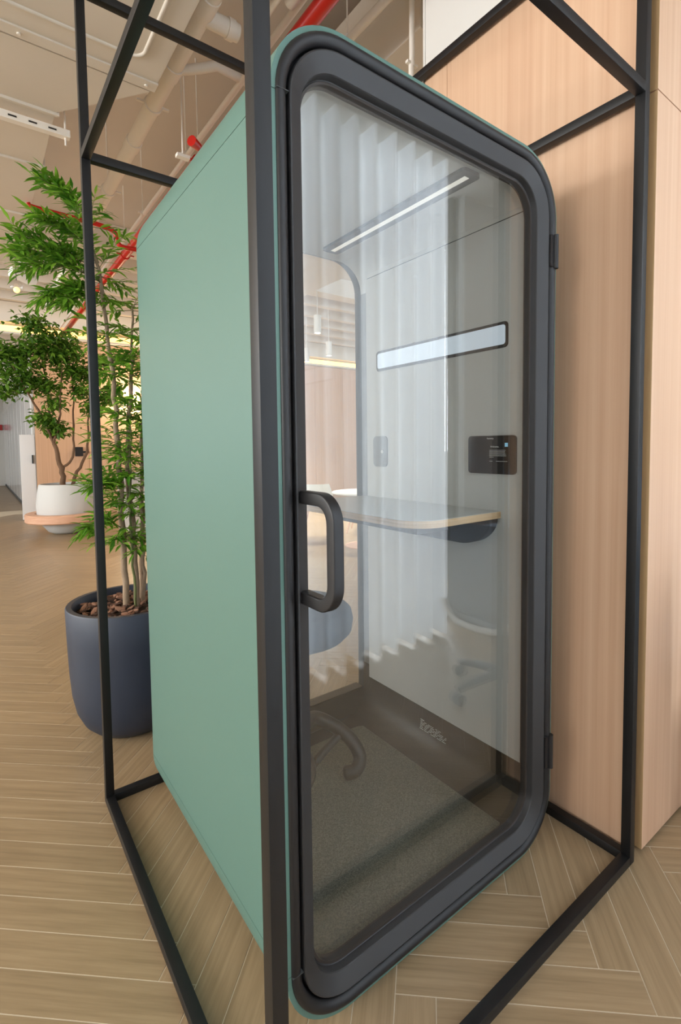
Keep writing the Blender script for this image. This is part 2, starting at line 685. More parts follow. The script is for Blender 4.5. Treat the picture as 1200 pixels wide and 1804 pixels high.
# dark core just inside the panels so that the seams read as joints
core = bmesh.new()
ring(core, RECT, RAD, [(TH + 0.0003, 0.012), (TH + 0.022, 0.012), (TH + 0.022, D - 0.012), (TH + 0.0003, D - 0.012)], n=NA)
obj('core', core, 'groove', booth, 35)
for fx in (0.2, W - 0.2):
    for fy in (0.14, D - 0.14):
        f_ = bmesh.new()
        lathe(f_, fx, fy, [(0, 0.0), (0.03, 0.0), (0.03, ZB + 0.004), (0, ZB + 0.004)], 16)
        obj('foot', f_, 'frame_black', booth)
# fixed outer frame, rounded over
fr = bmesh.new()
ring(fr, RECT, RAD, [(0.0105, 0.03), (0.0105, 0.0), (0.012, -0.004), (0.0165, -0.0075), (0.024, -0.0075), (0.031, -0.004), (0.0355, 0.002), (0.0365, 0.006), (0.0365, 0.05), (0.012, 0.05)], n=NA)
obj('door_frame', fr, 'frame_black', booth, 40)
# door leaf: dished ring
dr = bmesh.new()
ring(dr, RECT, RAD, [(0.0415, 0.05), (0.0415, 0.002), (0.043, -0.0015), (0.046, -0.0025), (0.0785, 0.0155), (0.0800, 0.018), (0.0815, 0.034), (0.084, 0.036), (0.084, 0.060), (0.048, 0.060)], n=NA)
door = obj('door', dr, 'door_black', booth, 20)
gs = bmesh.new()
ring(gs, RECT, RAD, [(0.0845, 0.034), (0.090, 0.0345), (0.090, 0.056), (0.0845, 0.056)], n=NA)
obj('gasket', gs, 'bezel_brown', door, 40)
gl = bmesh.new()
slab_poly(gl, rrect(0.0875, W - 0.0875, ZB + 0.0875, H - 0.0875, RAD - 0.0875, NA), 'Y', 0.038, 0.050)
obj('glass_pane', gl, 'door_glass', door, label='clear reflective glass of the booth door')
gb = bmesh.new()
ring(gb, RECT, RAD, [(0.0367, 0.026), (0.0413, 0.026), (0.0413, 0.030), (0.0367, 0.030)], n=NA)
obj('seal', gb, 'groove', door)


def d_handle(xc, y_in, y_out, z0, z1, r, hw, hd):
    """D-shaped pull: rectangular bar bent in the YZ plane"""
    s = 1 if y_out > y_in else -1
    cl = [Vector((xc, y_in, z1))]
    for k in range(9):
        a = PI / 2 * k / 8
        cl.append(Vector((xc, y_out - s * r + s * r * math.sin(a), z1 - r + r * math.cos(a))))
    for k in range(9):
        a = PI / 2 * k / 8
        cl.append(Vector((xc, y_out - s * r + s * r * math.cos(a), z0 + r - r * math.sin(a))))
    cl.append(Vector((xc, y_in, z0)))
    bm = bmesh.new()
    loops = []
    sec = rrect(-hw, hw, -hd, hd, 0.0035, 4)
    Tn, Nn = frames(cl)
    for i, p in enumerate(cl):
        t = Tn[i]
        xx = Vector((1, 0, 0))
        nn = t.cross(xx).normalized()
        loops.append([bm.verts.new(p + xx * u + nn * v) for u, v in sec])
    m = len(sec)
    for a, b in zip(loops, loops[1:]):
        for k in range(m):
            bm.faces.new((a[k], a[(k + 1) % m], b[(k + 1) % m], b[k]))
    bm.faces.new(loops[0])
    bm.faces.new(loops[-1][::-1])
    return bm


obj('handle', d_handle(0.064, 0.004, -0.107, 1.016, 1.229, 0.046, 0.0125, 0.0135), 'frame_black', door, 50)
obj('inner_handle', d_handle(0.072, 0.058, 0.150, 1.016, 1.229, 0.046, 0.0125, 0.0135), 'frame_black', door, 50)
for z0, z1 in ((1.882, 1.985), (0.262, 0.375)):
    hb = bmesh.new()
    tube(hb, [(W - 0.0165, -0.0085, z0), (W - 0.0165, -0.0085, z1)], 0.0085, 14)
    hg = obj('hinge', hb, 'frame_black', door, 40)
    obj('hinge_plate', B(W - 0.022, W - 0.0415, -0.0075, 0.003, z0 + 0.004, z1 - 0.004, 0.001), 'frame_black', hg)
# leaf joint lines of the frame extrusion
for z in (ZB + RAD, H - RAD):
    obj('frame_joint', B(0.010, 0.037, -0.0079, 0.002, z, z + 0.0012), 'rear_grey', booth)

# ---- interior
IX0, IX1, IZ0, IZ1, IY0, IY1 = 0.048, W - 0.048, 0.068, 2.150, 0.062, 0.925
IRECT = (IX0, IX1, IZ0, IZ1)
IR = 0.125
io = rrect(*IRECT, IR, NA)


def inner_strip(idx, extra_top=None, y0=IY0, y1=IY1, th=0.008):
    a = [io[k] for k in idx]
    o2 = rrect(IX0 - th, IX1 + th, IZ0 - th, IZ1 + th, IR + th, NA)
    b = [o2[k] for k in idx]
    bm = bmesh.new()
    slab_poly(bm, a + b[::-1], 'Y', y0, y1)
    return bm


# ceiling shell (both upper corners), brown floor pan (both lower corners)
obj('ceiling_panel', inner_strip(list(range(0, 2 * n1))), 'liner_grey', booth, 40)
pan_o = rrect(IX0, IX1, IZ0 - 0.012, IZ1, IR + 0.012, NA)
pan_idx = list(range(2 * n1, 4 * n1))
pan_pts = [pan_o[k] for k in pan_idx]
pan_in = [(IX0, 0.30)] + pan_pts + [(IX1, 0.30)]
pan_out = [(IX0 - 0.008, 0.30)] + [(p[0] + (-0.008 if p[0] < W / 2 else 0.008) * min(1, abs(p[0] - W / 2) / 0.4), p[1] - 0.009) for p in pan_pts] + [(IX1 + 0.008, 0.30)]
pb = bmesh.new()
slab_poly(pb, pan_in + pan_out[::-1], 'Y', IY0 - 0.004, IY1 + 0.005)
pan = obj('floor_pan', pb, 'pan_brown', booth, 40)
cp = bmesh.new()
slab_poly(cp, [(x, y) for x, y in rrect(0.105, 0.908, 0.080, 0.842, 0.075, 8)], 'Z', IZ0 - 0.013, IZ0 - 0.004, 0.002)
obj('carpet', cp, 'carpet', booth, label='grey-brown carpet inlay on the booth floor')
PXI = 0.947
for xa, xb in ((PXI, PXI + 0.02), (W - PXI - 0.02, W - PXI)):
    obj('wall_panel', B(xa, xb, 0.064, 0.862, 0.258, 2.072, 0.0012), 'liner_grey', booth)
    obj('seam_strip', B(xa + 0.004, xb - 0.004, 0.066, 0.860, 2.066, 2.082), 'groove', booth)
    obj('upper_wall_panel', B(xa + (0.002 if xa > 0.5 else -0.002), xb, 0.064, 0.862, 2.0760, 2.120, 0.001), 'liner_grey', booth)
for xa, xb in ((IX1, IX1 + 0.006), (IX0 - 0.006, IX0)):
    obj('side_liner', B(xa, xb, IY0, IY1, 0.302, IZ1 - IR - 0.0005), 'switch_grey', booth)
# rear frame and glass
rf = bmesh.new()
ring(rf, (0.012, W - 0.012, ZB + 0.012, H - 0.012), RAD - 0.012, [(0.0, D - 0.004), (0.0, 0.932), (0.022, 0.928), (0.028, 0.928), (0.032, 0.933), (0.033, 0.94), (0.033, D - 0.012), (0.028, D - 0.002)], n=NA)
obj('rear_frame', rf, 'rear_grey', booth, 35)
rb = bmesh.new()
slab_poly(rb, [(0.06, ZB + 0.05), (W - 0.06, ZB + 0.05), (W - 0.06, 0.186), (0.06, 0.186)], 'Y', 0.918, D - 0.004, 0.004)
obj('rear_sill', rb, 'pan_brown', booth)
rg = bmesh.new()
slab_poly(rg, rrect(0.043, W - 0.043, ZB + 0.043, H - 0.043, 0.13, NA), 'Y', 0.945, 0.955)
obj('rear_glass', rg, 'rear_pane', booth, label='clear rear window of the booth')


def yz_rr(y0, y1, z0, z1, r, n=6):
    return rrect(y0, y1, z0, z1, r, n)


def xplate(bm, y0, y1, z0, z1, r, x_back, x_front, bev=0.0):
    slab_poly(bm, yz_rr(y0, y1, z0, z1, r), 'X', x_back, x_front, bev)
    return bm


# wall light
wl = obj('wall_light', xplate(bmesh.new(), 0.124, 0.790, 1.656, 1.742, 0.014, PXI + 0.002, PXI - 0.004, 0.0015), 'bezel_brown', booth)
obj('diffuser', xplate(bmesh.new(), 0.1325, 0.780, 1.6665, 1.7315, 0.010, PXI, PXI - 0.0052), 'led_wall', wl, label='glowing white diffuser')
# touch screen beside the desk
ts = obj('touch_screen', xplate(bmesh.new(), 0.088, 0.282, 1.232, 1.363, 0.012, PXI + 0.002, PXI - 0.010, 0.002), 'screen_black', booth, 40, label='black touch screen with rounded corners')
XS = PXI - 0.0102


def strip(name, y0, y1, z0, z1, m, parent, x=XS):
    # a printed mark lying on the screen (y measured away from the door)
    return obj(name, B(x - 0.0003, x, y0, y1, z0, z1), m, parent)


def txt(name, body, size, loc, parent, m, x_dir, up_dir, align='LEFT'):
    cu = bpy.data.curves.new(name, 'FONT')
    cu.body = body
    cu.size = size
    cu.align_x = align
    cu.extrude = 0.0002
    tmp = bpy.data.objects.new(name + '_tmp', cu)
    COL.objects.link(tmp)
    dg = bpy.context.evaluated_depsgraph_get()
    me_ = bpy.data.meshes.new_from_object(tmp.evaluated_get(dg))
    bpy.data.objects.remove(tmp)
    xd = Vector(x_dir).normalized()
    ud = Vector(up_dir).normalized()
    nd = xd.cross(ud)
    M_ = Matrix(((xd.x, ud.x, nd.x, loc[0]), (xd.y, ud.y, nd.y, loc[1]), (xd.z, ud.z, nd.z, loc[2]), (0, 0, 0, 1)))
    me_.transform(M_)
    me_.transform(Matrix.Translation(-root_of(parent)))
    me_.materials.clear()
    me_.materials.append(MATS[m])
    o_ = bpy.data.objects.new(name, me_)
    COL.objects.link(o_)
    o_.parent = parent
    return o_


txt('logo_text', 'framery', 0.0085, (XS, 0.200, 1.351), ts, 'print_white', (0, -1, 0), (0, 0, 1))
txt('heading_text', 'Welcome.', 0.0085, (XS, 0.186, 1.3225), ts, 'print_white', (0, -1, 0), (0, 0, 1))
for k, (a, b) in enumerate(((0.19, 0.125), (0.19, 0.127), (0.19, 0.126), (0.19, 0.124), (0.19, 0.122), (0.19, 0.172))):
    strip('text_line', b, a, 1.3125 - k * 0.0047, 1.3137 - k * 0.0047, 'print_white', ts)
strip('text_line', 0.176, 0.189, 1.275, 1.2763, 'print_white', ts)
strip('text_line', 0.118, 0.162, 1.275, 1.2763, 'print_white', ts)
strip('icon', 0.116, 0.128, 1.325, 1.338, 'print_blue', ts)
# control panel by the rear window
cpn = obj('control_panel', xplate(bmesh.new(), 0.722, 0.815, 1.240, 1.374, 0.020, PXI + 0.002, PXI - 0.004, 0.001), 'switch_grey', booth, label='pale grey rounded control panel')
kb = bmesh.new()
tube(kb, [(PXI - 0.003, 0.752, 1.306), (PXI - 0.007, 0.752, 1.306)], 0.008, 14)
obj('button', kb, 'plaster_white', cpn)
# ceiling light
cl_ = bmesh.new()
slab_poly(cl_, rrect(0.700, 0.780, 0.105, 0.845, 0.014, 6), 'Z', IZ1 - 0.010, IZ1 + 0.003)
clo = obj('ceiling_light', cl_, 'bezel_brown', booth)
obj('diffuser', B(0.730, 0.750, 0.128, 0.822, IZ1 - 0.0115, IZ1 - 0.001), 'led_ceiling', clo, label='narrow white light strip')
# desk against the right wall
dk = bmesh.new()
DT = 1.105


def desk_outline(inset=0.0):
    pts = [(PXI, 0.150 + inset)]
    cx, cy, r = 0.655 + 0.0, 0.255, 0.105 - inset
    for k in range(13):
        a = math.radians(270 - 90 * k / 12)
        pts.append((cx + r * math.cos(a), cy + r * math.sin(a)))
    cy2 = 0.780
    for k in range(13):
        a = math.radians(180 - 90 * k / 12)
        pts.append((cx + r * math.cos(a), cy2 + r * math.sin(a)))
    pts.append((PXI, 0.885 - inset))
    return pts


slab_poly(dk, desk_outline(), 'Z', DT - 0.024, DT - 0.0012)
desk = obj('desk', dk, 'plywood', booth, label='pale plywood desk edge')
dk2 = bmesh.new()
slab_poly(dk2, desk_outline(0.0008), 'Z', DT - 0.0012, DT)
obj('desk_top', dk2, 'laminate', desk, label='light grey laminate desk top')
# bracket: a dark quarter-round cheek at the door end and a box beam behind it
br = []
for k in range(11):
    a = math.radians(0 + 90 * k / 10)
    br.append((0.300 - 0.140 * math.cos(a), 1.080 - 0.100 * math.sin(a)))
br += [(0.84, 0.980), (0.84, 1.080)]
bk = bmesh.new()
slab_poly(bk, br, 'X', 0.905, PXI, 0.002)
obj('bracket', bk, 'bracket_dark', desk, 40)
obj('under_tray', B(0.70, 0.905, 0.300, 0.80, 1.030, 1.081, 0.004), 'bracket_dark', desk)
# small print plate on the floor pan
xp = IX1 - 0.0155
lp = bmesh.new()
mk = random.Random(3)
for row in range(7):
    zz = 0.186 - row * 0.0058
    y = 0.552
    if row == 0:
        y1_ = 0.532
        box(lp, xp - 0.0006, xp + 0.0, y1_, y, zz, zz + 0.0028)
        continue
    end = 0.41 if row > 2 else 0.44
    while y > end:
        w_ = mk.uniform(0.006, 0.028)
        box(lp, xp - 0.0006, xp, max(end, y - w_), y, zz, zz + 0.0015)
        y -= w_ + mk.uniform(0.003, 0.012)

# the print follows the curved pan: shear each mark onto its surface
for v in lp.verts:
    z = v.co.z
    zc = IZ0 - 0.012 + IR + 0.012
    dz = max(0.0, zc - z)
    rr_ = IR + 0.012
    xs = IX1 - rr_ + math.sqrt(max(0.0, rr_ * rr_ - dz * dz))
    v.co.x = xs - (0.0011 if v.co.x < xp - 0.0003 else 0.0002)
obj('small_print', lp, 'print_white', pan)

# ------------------------------------------------------------------ stool inside the booth
SX, SY = 0.385, 0.585
stool = thing('stool', (SX, SY, 0), 'grey padded stool on a curved brown base inside the booth', 'stool')
zf = IZ0 - 0.004
st = bmesh.new()
lathe(st, SX, SY, [(0, 0.665), (0.13, 0.667), (0.175, 0.677), (0.197, 0.70), (0.203, 0.735), (0.197, 0.765), (0.175, 0.785), (0.11, 0.794), (0, 0.796)], 40)
obj('seat', st, 'stool_fabric', stool, 60)
sb = bmesh.new()
lathe(sb, SX, SY, [(0, 0.64), (0.10, 0.64), (0.14, 0.6645), (0, 0.6648)], 30)
obj('seat_plate', sb, 'stool_brown', stool, 40)
sc_ = bmesh.new()
lathe(sc_, SX, SY, [(0, 0.09), (0.034, 0.09), (0.034, 0.40), (0.022, 0.405), (0.022, 0.6395), (0, 0.6395)], 20)
obj('column', sc_, 'stool_brown', stool, 40)
leg_tmpl = [(0.0, 0.0, 0.300), (0.13, 0.105, 0.286), (0.217, 0.078, 0.236), (0.268, 0.036, 0.180), (0.278, -0.005, 0.130), (0.245, -0.020, 0.098), (0.205, 0.005, 0.088)]
for a in (0.0, math.radians(110), math.radians(212)):
    pts = []
    for dx, dy, z in leg_tmpl:
        pts.append((SX + dx * math.cos(a) - dy * math.sin(a), SY + dx * math.sin(a) + dy * math.cos(a), z))
    lg = bmesh.new()
    pl = spline(pts, 7)
    tube(lg, pl, [0.026] * (len(pl) - 3) + [0.027, 0.0245, 0.013], 14)
    obj('leg', lg, 'stool_brown', stool, 60)
for a in (0.0, math.radians(110), math.radians(212)):
    pts = [(SX + dx * math.cos(a) - dy * math.sin(a), SY + dx * math.sin(a) + dy * math.cos(a), z) for dx, dy, z in ((0.225, 0.058, 0.205), (0.12, 0.055, 0.150), (0.0, 0.02, 0.100))]
    bb = bmesh.new()
    tube(bb, spline(pts, 5), 0.0155, 10)
    obj('brace', bb, 'stool_brown', stool, 60)

# ------------------------------------------------------------------ potted shrub in the blue pot
PCX, PCY, PZ, PR = 0.095, 1.650, 0.602, 0.282
plant = thing('potted_shrub', (PCX, PCY, 0), 'leafy shrub in a dark blue rounded pot behind the green booth', 'potted plant')
pt = bmesh.new()
prof = [(0, 0.0), (0.150, 0.0), (0.185, 0.012), (0.222, 0.050), (0.250, 0.110), (0.266, 0.190), (0.274, 0.30), (0.279, 0.45), (PR, PZ - 0.006), (PR - 0.004, PZ), (PR - 0.026, PZ), (PR - 0.030, PZ - 0.006), (PR - 0.036, PZ - 0.10), (0, PZ - 0.10)]
lathe(pt, PCX, PCY, prof, 64)
obj('pot', pt, 'pot_blue', plant, 40)
ms = bmesh.new()
lathe(ms, PCX, PCY, [(0, PZ - 0.035), (0.12, PZ - 0.036), (PR - 0.033, PZ - 0.046), (PR - 0.033, PZ - 0.08), (0, PZ - 0.08)], 40)
mulch = obj('mulch', ms, 'soil', plant, 60)
rc = random.Random(11)


def chip_mesh(seed, mname):
    r_ = random.Random(seed)
    bm = bmesh.new()
    bmesh.ops.create_icosphere(bm, subdivisions=1, radius=1.0)
    for v in bm.verts:
        v.co *= r_.uniform(0.72, 1.15)
        v.co.z = max(-0.75, min(0.75, v.co.z))
    me_ = bpy.data.meshes.new('bark_chip')
    bm.to_mesh(me_)
    bm.free()
    me_.materials.append(MATS[mname])
    return me_


chips = [chip_mesh(s, n) for s, n in ((1, 'chip_a'), (2, 'chip_b'), (3, 'chip_c'), (4, 'chip_a'), (5, 'chip_b'), (6, 'chip_c'))]
for k in range(230):
    rr_ = (PR - 0.052) * math.sqrt(rc.random())
    a = rc.uniform(0, 2 * PI)
    o = bpy.data.objects.new('bark_chip', rc.choice(chips))
    COL.objects.link(o)
    o.parent = mulch
    L = rc.uniform(0.012, 0.034)
    o.location = (rr_ * math.cos(a), rr_ * math.sin(a), PZ - 0.032 + rc.uniform(-0.004, 0.012))
    o.scale = (L, L * rc.uniform(0.3, 0.7), L * rc.uniform(0.16, 0.4))
    o.rotation_euler = (rc.uniform(-0.5, 0.5), rc.uniform(-0.5, 0.5), rc.uniform(0, 6.28))


def add_stem(name, pts, r0, r1, m, parent, seg=9, wob=0.006, n=6):
    pl = spline(pts, n)
    for i, p in enumerate(pl):
        if 0 < i < len(pl) - 1:
            p += Vector((rc.uniform(-wob, wob), rc.uniform(-wob, wob), 0))
    k = len(pl)
    rs = [r0 + (r1 - r0) * i / (k - 1) + (0.12 * r0 if (i % n == 0 and 0 < i < k - 1) else 0) for i in range(k)]
    bm = bmesh.new()
    tube(bm, pl, rs, seg)
    obj(name, bm, m, parent, 60)
    return pl


def leaf_geo(L, wd):
    """a narrow pointed leaf along +X, folded along its midrib and drooping"""
    v = [(0, 0, 0)]
    for t, w in ((0.18, 0.55), (0.42, 1.0), (0.70, 0.72)):
        z = -0.18 * L * t * t
        v += [(L * t, -wd * w / 2, z + 0.12 * wd), (L * t, 0, z), (L * t, wd * w / 2, z + 0.12 * wd)]
    v.append((L, 0, -0.18 * L))
    f = [(0, 1, 2), (0, 2, 3), (1, 4, 5, 2), (2, 5, 6, 3), (4, 7, 8, 5), (5, 8, 9, 6), (7, 10, 8), (8, 10, 9)]
    return v, f


def leaf_me(L, wd, m):
    v, f = leaf_geo(L, wd)
    me_ = bpy.data.meshes.new('leaf')
    me_.from_pydata(v, [], f)
    me_.materials.append(MATS[m])
    me_.polygons.foreach_set('use_smooth', [True] * len(f))
    return me_


# stems: coordinates in metres
stems = []
stems.append(add_stem('stem', [(0.072, 1.635, 0.56), (0.068, 1.640, 0.95), (0.060, 1.640, 1.38), (0.044, 1.650, 1.75), (0.020, 1.655, 2.05), (-0.035, 1.660, 2.38)], 0.0155, 0.006, 'bark', plant))
stems.append(add_stem('stem', [(0.122, 1.630, 0.56), (0.114, 1.640, 0.90), (0.105, 1.650, 1.30), (0.132, 1.655, 1.62), (0.150, 1.660, 2.02)], 0.0150, 0.005, 'bark', plant))
stems.append(add_stem('stem', [(0.152, 1.700, 0.56), (0.170, 1.690, 0.95), (0.182, 1.680, 1.35), (0.20, 1.680, 1.75)], 0.0125, 0.005, 'bark', plant))
stems.append(add_stem('stem', [(0.103, 1.590, 0.56), (0.098, 1.600, 0.88), (0.102, 1.610, 1.22), (0.118, 1.62, 1.5)], 0.0065, 0.0035, 'twig', plant))
stems.append(add_stem('stem', [(0.155, 1.640, 0.56), (0.158, 1.63, 0.80), (0.150, 1.63, 1.05)], 0.0110, 0.005, 'bark', plant))
stems.append(add_stem('stem', [(-0.035, 1.66, 2.38), (-0.07, 1.66, 2.44), (-0.12, 1.66, 2.50)], 0.005, 0.002, 'twig', plant))

leaves = []   # world matrices
tw = bmesh.new()


def spray(base, direc, length, n, L):
    """a feathery twig carrying pairs of leaves"""
    d = Vector(direc).normalized()
    pts = []
    for k in range(6):
        t = k / 5
        pts.append(base + d * (length * t) + Vector((0, 0, -0.10 * length * t * t)))
    tube(tw, pts, [0.0018 - 0.0011 * k / 5 for k in range(6)], 4, False)
    side = d.cross(Vector((0, 0, 1)))
    side = side.normalized() if side.length > 0.1 else Vector((1, 0, 0))
    for i in range(n):
        t = 0.22 + 0.78 * i / max(1, n - 1)
        p = base + d * (length * t) + Vector((0, 0, -0.10 * length * t * t))
        for s in ((1, -1) if i < n - 1 else (0,)):
            ld = (d * rc.uniform(0.5, 0.95) + side * s * rc.uniform(0.5, 0.95) + Vector((0, 0, rc.uniform(-0.45, 0.35)))).normalized()
            nz = (Vector((0, 0, 1)) + Vector((rc.uniform(-.5, .5), rc.uniform(-.5, .5), 0))).normalized()
            yy = nz.cross(ld).normalized()
            zz = ld.cross(yy)
            s_ = L * rc.uniform(0.75, 1.25)
            M_ = Matrix(((ld.x, yy.x, zz.x, p.x), (ld.y, yy.y, zz.y, p.y), (ld.z, yy.z, zz.z, p.z), (0, 0, 0, 1))) @ Matrix.Diagonal((s_, s_, s_, 1))
            leaves.append(M_)


def along(st, z):
    best = min(st, key=lambda p: abs(p.z - z))
    return best.copy()


# whorls of sprays by height band: (stem, z, count, reach, leftward bias)
for si, z, cnt, reach, bias in (
        (0, 2.42, 5, 0.12, 0.3), (0, 2.32, 5, 0.16, 0.4), (0, 2.24, 6, 0.18, 0.4), (0, 2.18, 6, 0.19, 0.4), (0, 2.10, 7, 0.18, 0.2), (0, 2.04, 6, 0.13, 0.0),
        (1, 2.02, 9, 0.16, 0.0), (1, 1.90, 10, 0.16, 0.0), (0, 1.86, 8, 0.14, 0.2), (1, 1.78, 11, 0.16, 0.0), (2, 1.75, 9, 0.13, 0.1), (1, 1.66, 11, 0.15, 0.0), (0, 1.70, 6, 0.12, 0.0),
        (2, 1.58, 10, 0.14, 0.0), (1, 1.50, 11, 0.15, 0.0), (3, 1.48, 8, 0.13, 0.0), (0, 1.36, 8, 0.13, 0.3), (3, 1.38, 10, 0.14, 0.0), (1, 1.28, 10, 0.14, 0.0), (2, 1.40, 8, 0.13, 0.0),
        (3, 1.22, 10, 0.14, 0.0), (0, 1.16, 9, 0.14, 0.2), (2, 1.15, 8, 0.13, 0.0), (3, 1.05, 9, 0.14, 0.0), (4, 1.03, 9, 0.13, 0.0), (0, 0.98, 7, 0.13, 0.2),
        (3, 0.92, 7, 0.12, 0.0), (4, 0.86, 4, 0.09, 0.0)):
    b = along(stems[si], z)
    for k in range(cnt):
        a = 2 * PI * (k + rc.random() * 0.8) / cnt
        d = Vector((math.cos(a) - bias, math.sin(a) * 0.9 - bias * 0.4, rc.uniform(-0.25, 0.55)))
        spray(b + Vector((0, 0, rc.uniform(-0.05, 0.05))), d, reach * rc.uniform(0.7, 1.25), rc.randint(5, 8), 0.062)
# long arching branches reaching left near the top
for bz, tip in ((2.16, (-0.285, 1.60, 2.16)), (2.08, (-0.25, 1.56, 2.10)), (2.20, (-0.20, 1.58, 2.30)), (2.05, (-0.20, 1.60, 2.00)), (2.12, (-0.27, 1.66, 2.24)), (1.98, (-0.13, 1.55, 1.97)), (2.30, (-0.17, 1.62, 2.47)),
                (0.98, (-0.08, 1.52, 0.99)), (1.12, (-0.05, 1.52, 1.17))):
    b = along(stems[0], bz)
    tip = Vector(tip)
    mid = (b + tip) / 2 + Vector((0, 0, 0.03))
    pl = spline([b, mid, tip], 6)
    tube(tw, pl, [0.003 - 0.002 * i / (len(pl) - 1) for i in range(len(pl))], 5, False)
    for i in range(3, len(pl)):
        d = (pl[i] - pl[i - 1]).normalized()
        for s in (-1, 1, 0):
            dd = d + Vector((rc.uniform(-.3, .3), s * 0.8 + rc.uniform(-.2, .2), rc.uniform(-0.35, 0.5)))
            spray(pl[i], dd, rc.uniform(0.05, 0.10), rc.randint(3, 5), 0.060)
obj('twigs', tw, 'twig', plant)['kind'] = 'stuff'
# leaves whose centre would fall inside the booth are left out
LV = []
for M_ in leaves:
    p = M_.translation
    if p.y < D + 0.06 and p.x > -0.05:
        continue
    LV.append(M_)


def leaf_vis(M_):
    pr = project(M_.translation)
    if pr is None:
        return 1e9
    x, y, d = pr
    edge = 240 + (y - 440) * 0.031
    if x > edge - 2 or x < 0:
        return 50 + d
    return d


LV.sort(key=leaf_vis)
lm = leaf_me(1.0, 0.24, 'leaf_bright')
base_inv = Matrix.Translation(-plant.location)
for M_ in LV[:300]:
    o = bpy.data.objects.new('leaf', lm)
    COL.objects.link(o)
    o.parent = plant
    o.matrix_local = base_inv @ M_
lv, lf = leaf_geo(1.0, 0.24)
vv, ff = [], []
for M_ in LV[300:]:
    b0 = len(vv)
    vv += [tuple(base_inv @ M_ @ Vector(v)) for v in lv]
    ff += [tuple(b0 + k for k in f) for f in lf]
me = bpy.data.meshes.new('foliage')
me.from_pydata(vv, [], ff)
me.materials.append(MATS['leaf_bright'])
o = bpy.data.objects.new('foliage', me)
COL.objects.link(o)
o.parent = plant
o['kind'] = 'stuff'

# ------------------------------------------------------------------ tree in the white bowl with a wooden ring bench
TX, TY = 0.665, 8.05
tree = thing('potted_tree', (TX, TY, 0), 'small tree in a round white bowl planter by the far wood wall', 'potted tree')
bw = bmesh.new()
lathe(bw, TX, TY, [(0, 0.0), (0.19, 0.0), (0.26, 0.035), (0.36, 0.16), (0.41, 0.30), (0.42, 0.45), (0.40, 0.62), (0.375, 0.765), (0.365, 0.78), (0.345, 0.78), (0.34, 0.72), (0, 0.72)], 56)
obj('bowl', bw, 'bowl_white', tree, 40)
so = bmesh.new()
lathe(so, TX, TY, [(0, 0.755), (0.335, 0.745), (0.335, 0.73), (0, 0.73)], 32)
obj('soil', so, 'soil', tree, 60)
bench = bmesh.new()
lathe(bench, TX, TY, [(0.425, 0.30), (0.425, 0.205), (0.56, 0.20), (0.575, 0.215), (0.575, 0.315), (0.56, 0.33), (0.44, 0.33), (0.425, 0.30)], 56)
tag(obj('ring_bench', bench, 'bench_wood', None, 40), 'round pale wood ring bench around the white bowl planter', 'bench')
bench_legs = None
br_paths = [
    ([(TX - 0.03, TY, 0.72), (TX - 0.05, TY, 1.02), (TX - 0.14, TY, 1.42)], 0.045, 0.030),
    ([(TX - 0.14, TY, 1.42), (TX - 0.30, TY - 0.05, 1.85), (TX - 0.50, TY - 0.1, 2.25), (TX - 0.66, TY - 0.1, 2.62)], 0.024, 0.007),
    ([(TX - 0.14, TY, 1.42), (TX - 0.17, TY + 0.1, 1.90), (TX - 0.20, TY + 0.1, 2.4), (TX - 0.28, TY + 0.1, 3.1)], 0.022, 0.007),
    ([(TX - 0.14, TY, 1.42), (TX - 0.06, TY - 0.1, 1.78), (TX - 0.02, TY - 0.1, 2.3), (TX + 0.03, TY, 3.0)], 0.020, 0.006),
    ([(TX - 0.04, TY, 1.02), (TX + 0.12, TY, 1.20), (TX + 0.14, TY, 1.7), (TX + 0.16, TY, 2.3), (TX + 0.10, TY, 2.9)], 0.022, 0.006),
    ([(TX + 0.11, TY + 0.05, 0.72), (TX + 0.15, TY + 0.05, 0.90), (TX + 0.33, TY + 0.05, 1.27), (TX + 0.38, TY + 0.05, 1.9), (TX + 0.45, TY, 2.6)], 0.032, 0.007),
    ([(TX + 0.36, TY + 0.05, 1.5), (TX + 0.60, TY, 2.0), (TX + 0.75, TY, 2.3)], 0.016, 0.005),
]
for pts, r0, r1 in br_paths:
    add_stem('branch', pts, r0, r1, 'bark_dark', tree, 7, 0.012, 5)
clusters = [(-0.62, 2.55, .30), (-0.72, 2.25, .24), (-0.50, 2.80, .26), (-0.42, 2.38, .24), (-0.25, 2.95, .30), (-0.35, 3.25, .22), (-0.05, 2.75, .26), (0.02, 3.05, .24), (-0.20, 2.30, .20), (0.12, 2.85, .22),
            (0.18, 2.55, .20), (0.25, 2.25, .16), (0.42, 2.55, .22), (0.42, 2.0, .16), (0.62, 2.15, .18), (0.75, 2.3, .16), (-0.18, 1.72, .17), (-0.05, 1.62, .14), (-0.30, 1.82, .14), (-0.10, 2.05, .14), (-0.80, 2.75, .24), (0.6, 2.75, .2)]
lv2, lf2 = leaf_geo(1.0, 0.48)
vv, ff = [], []
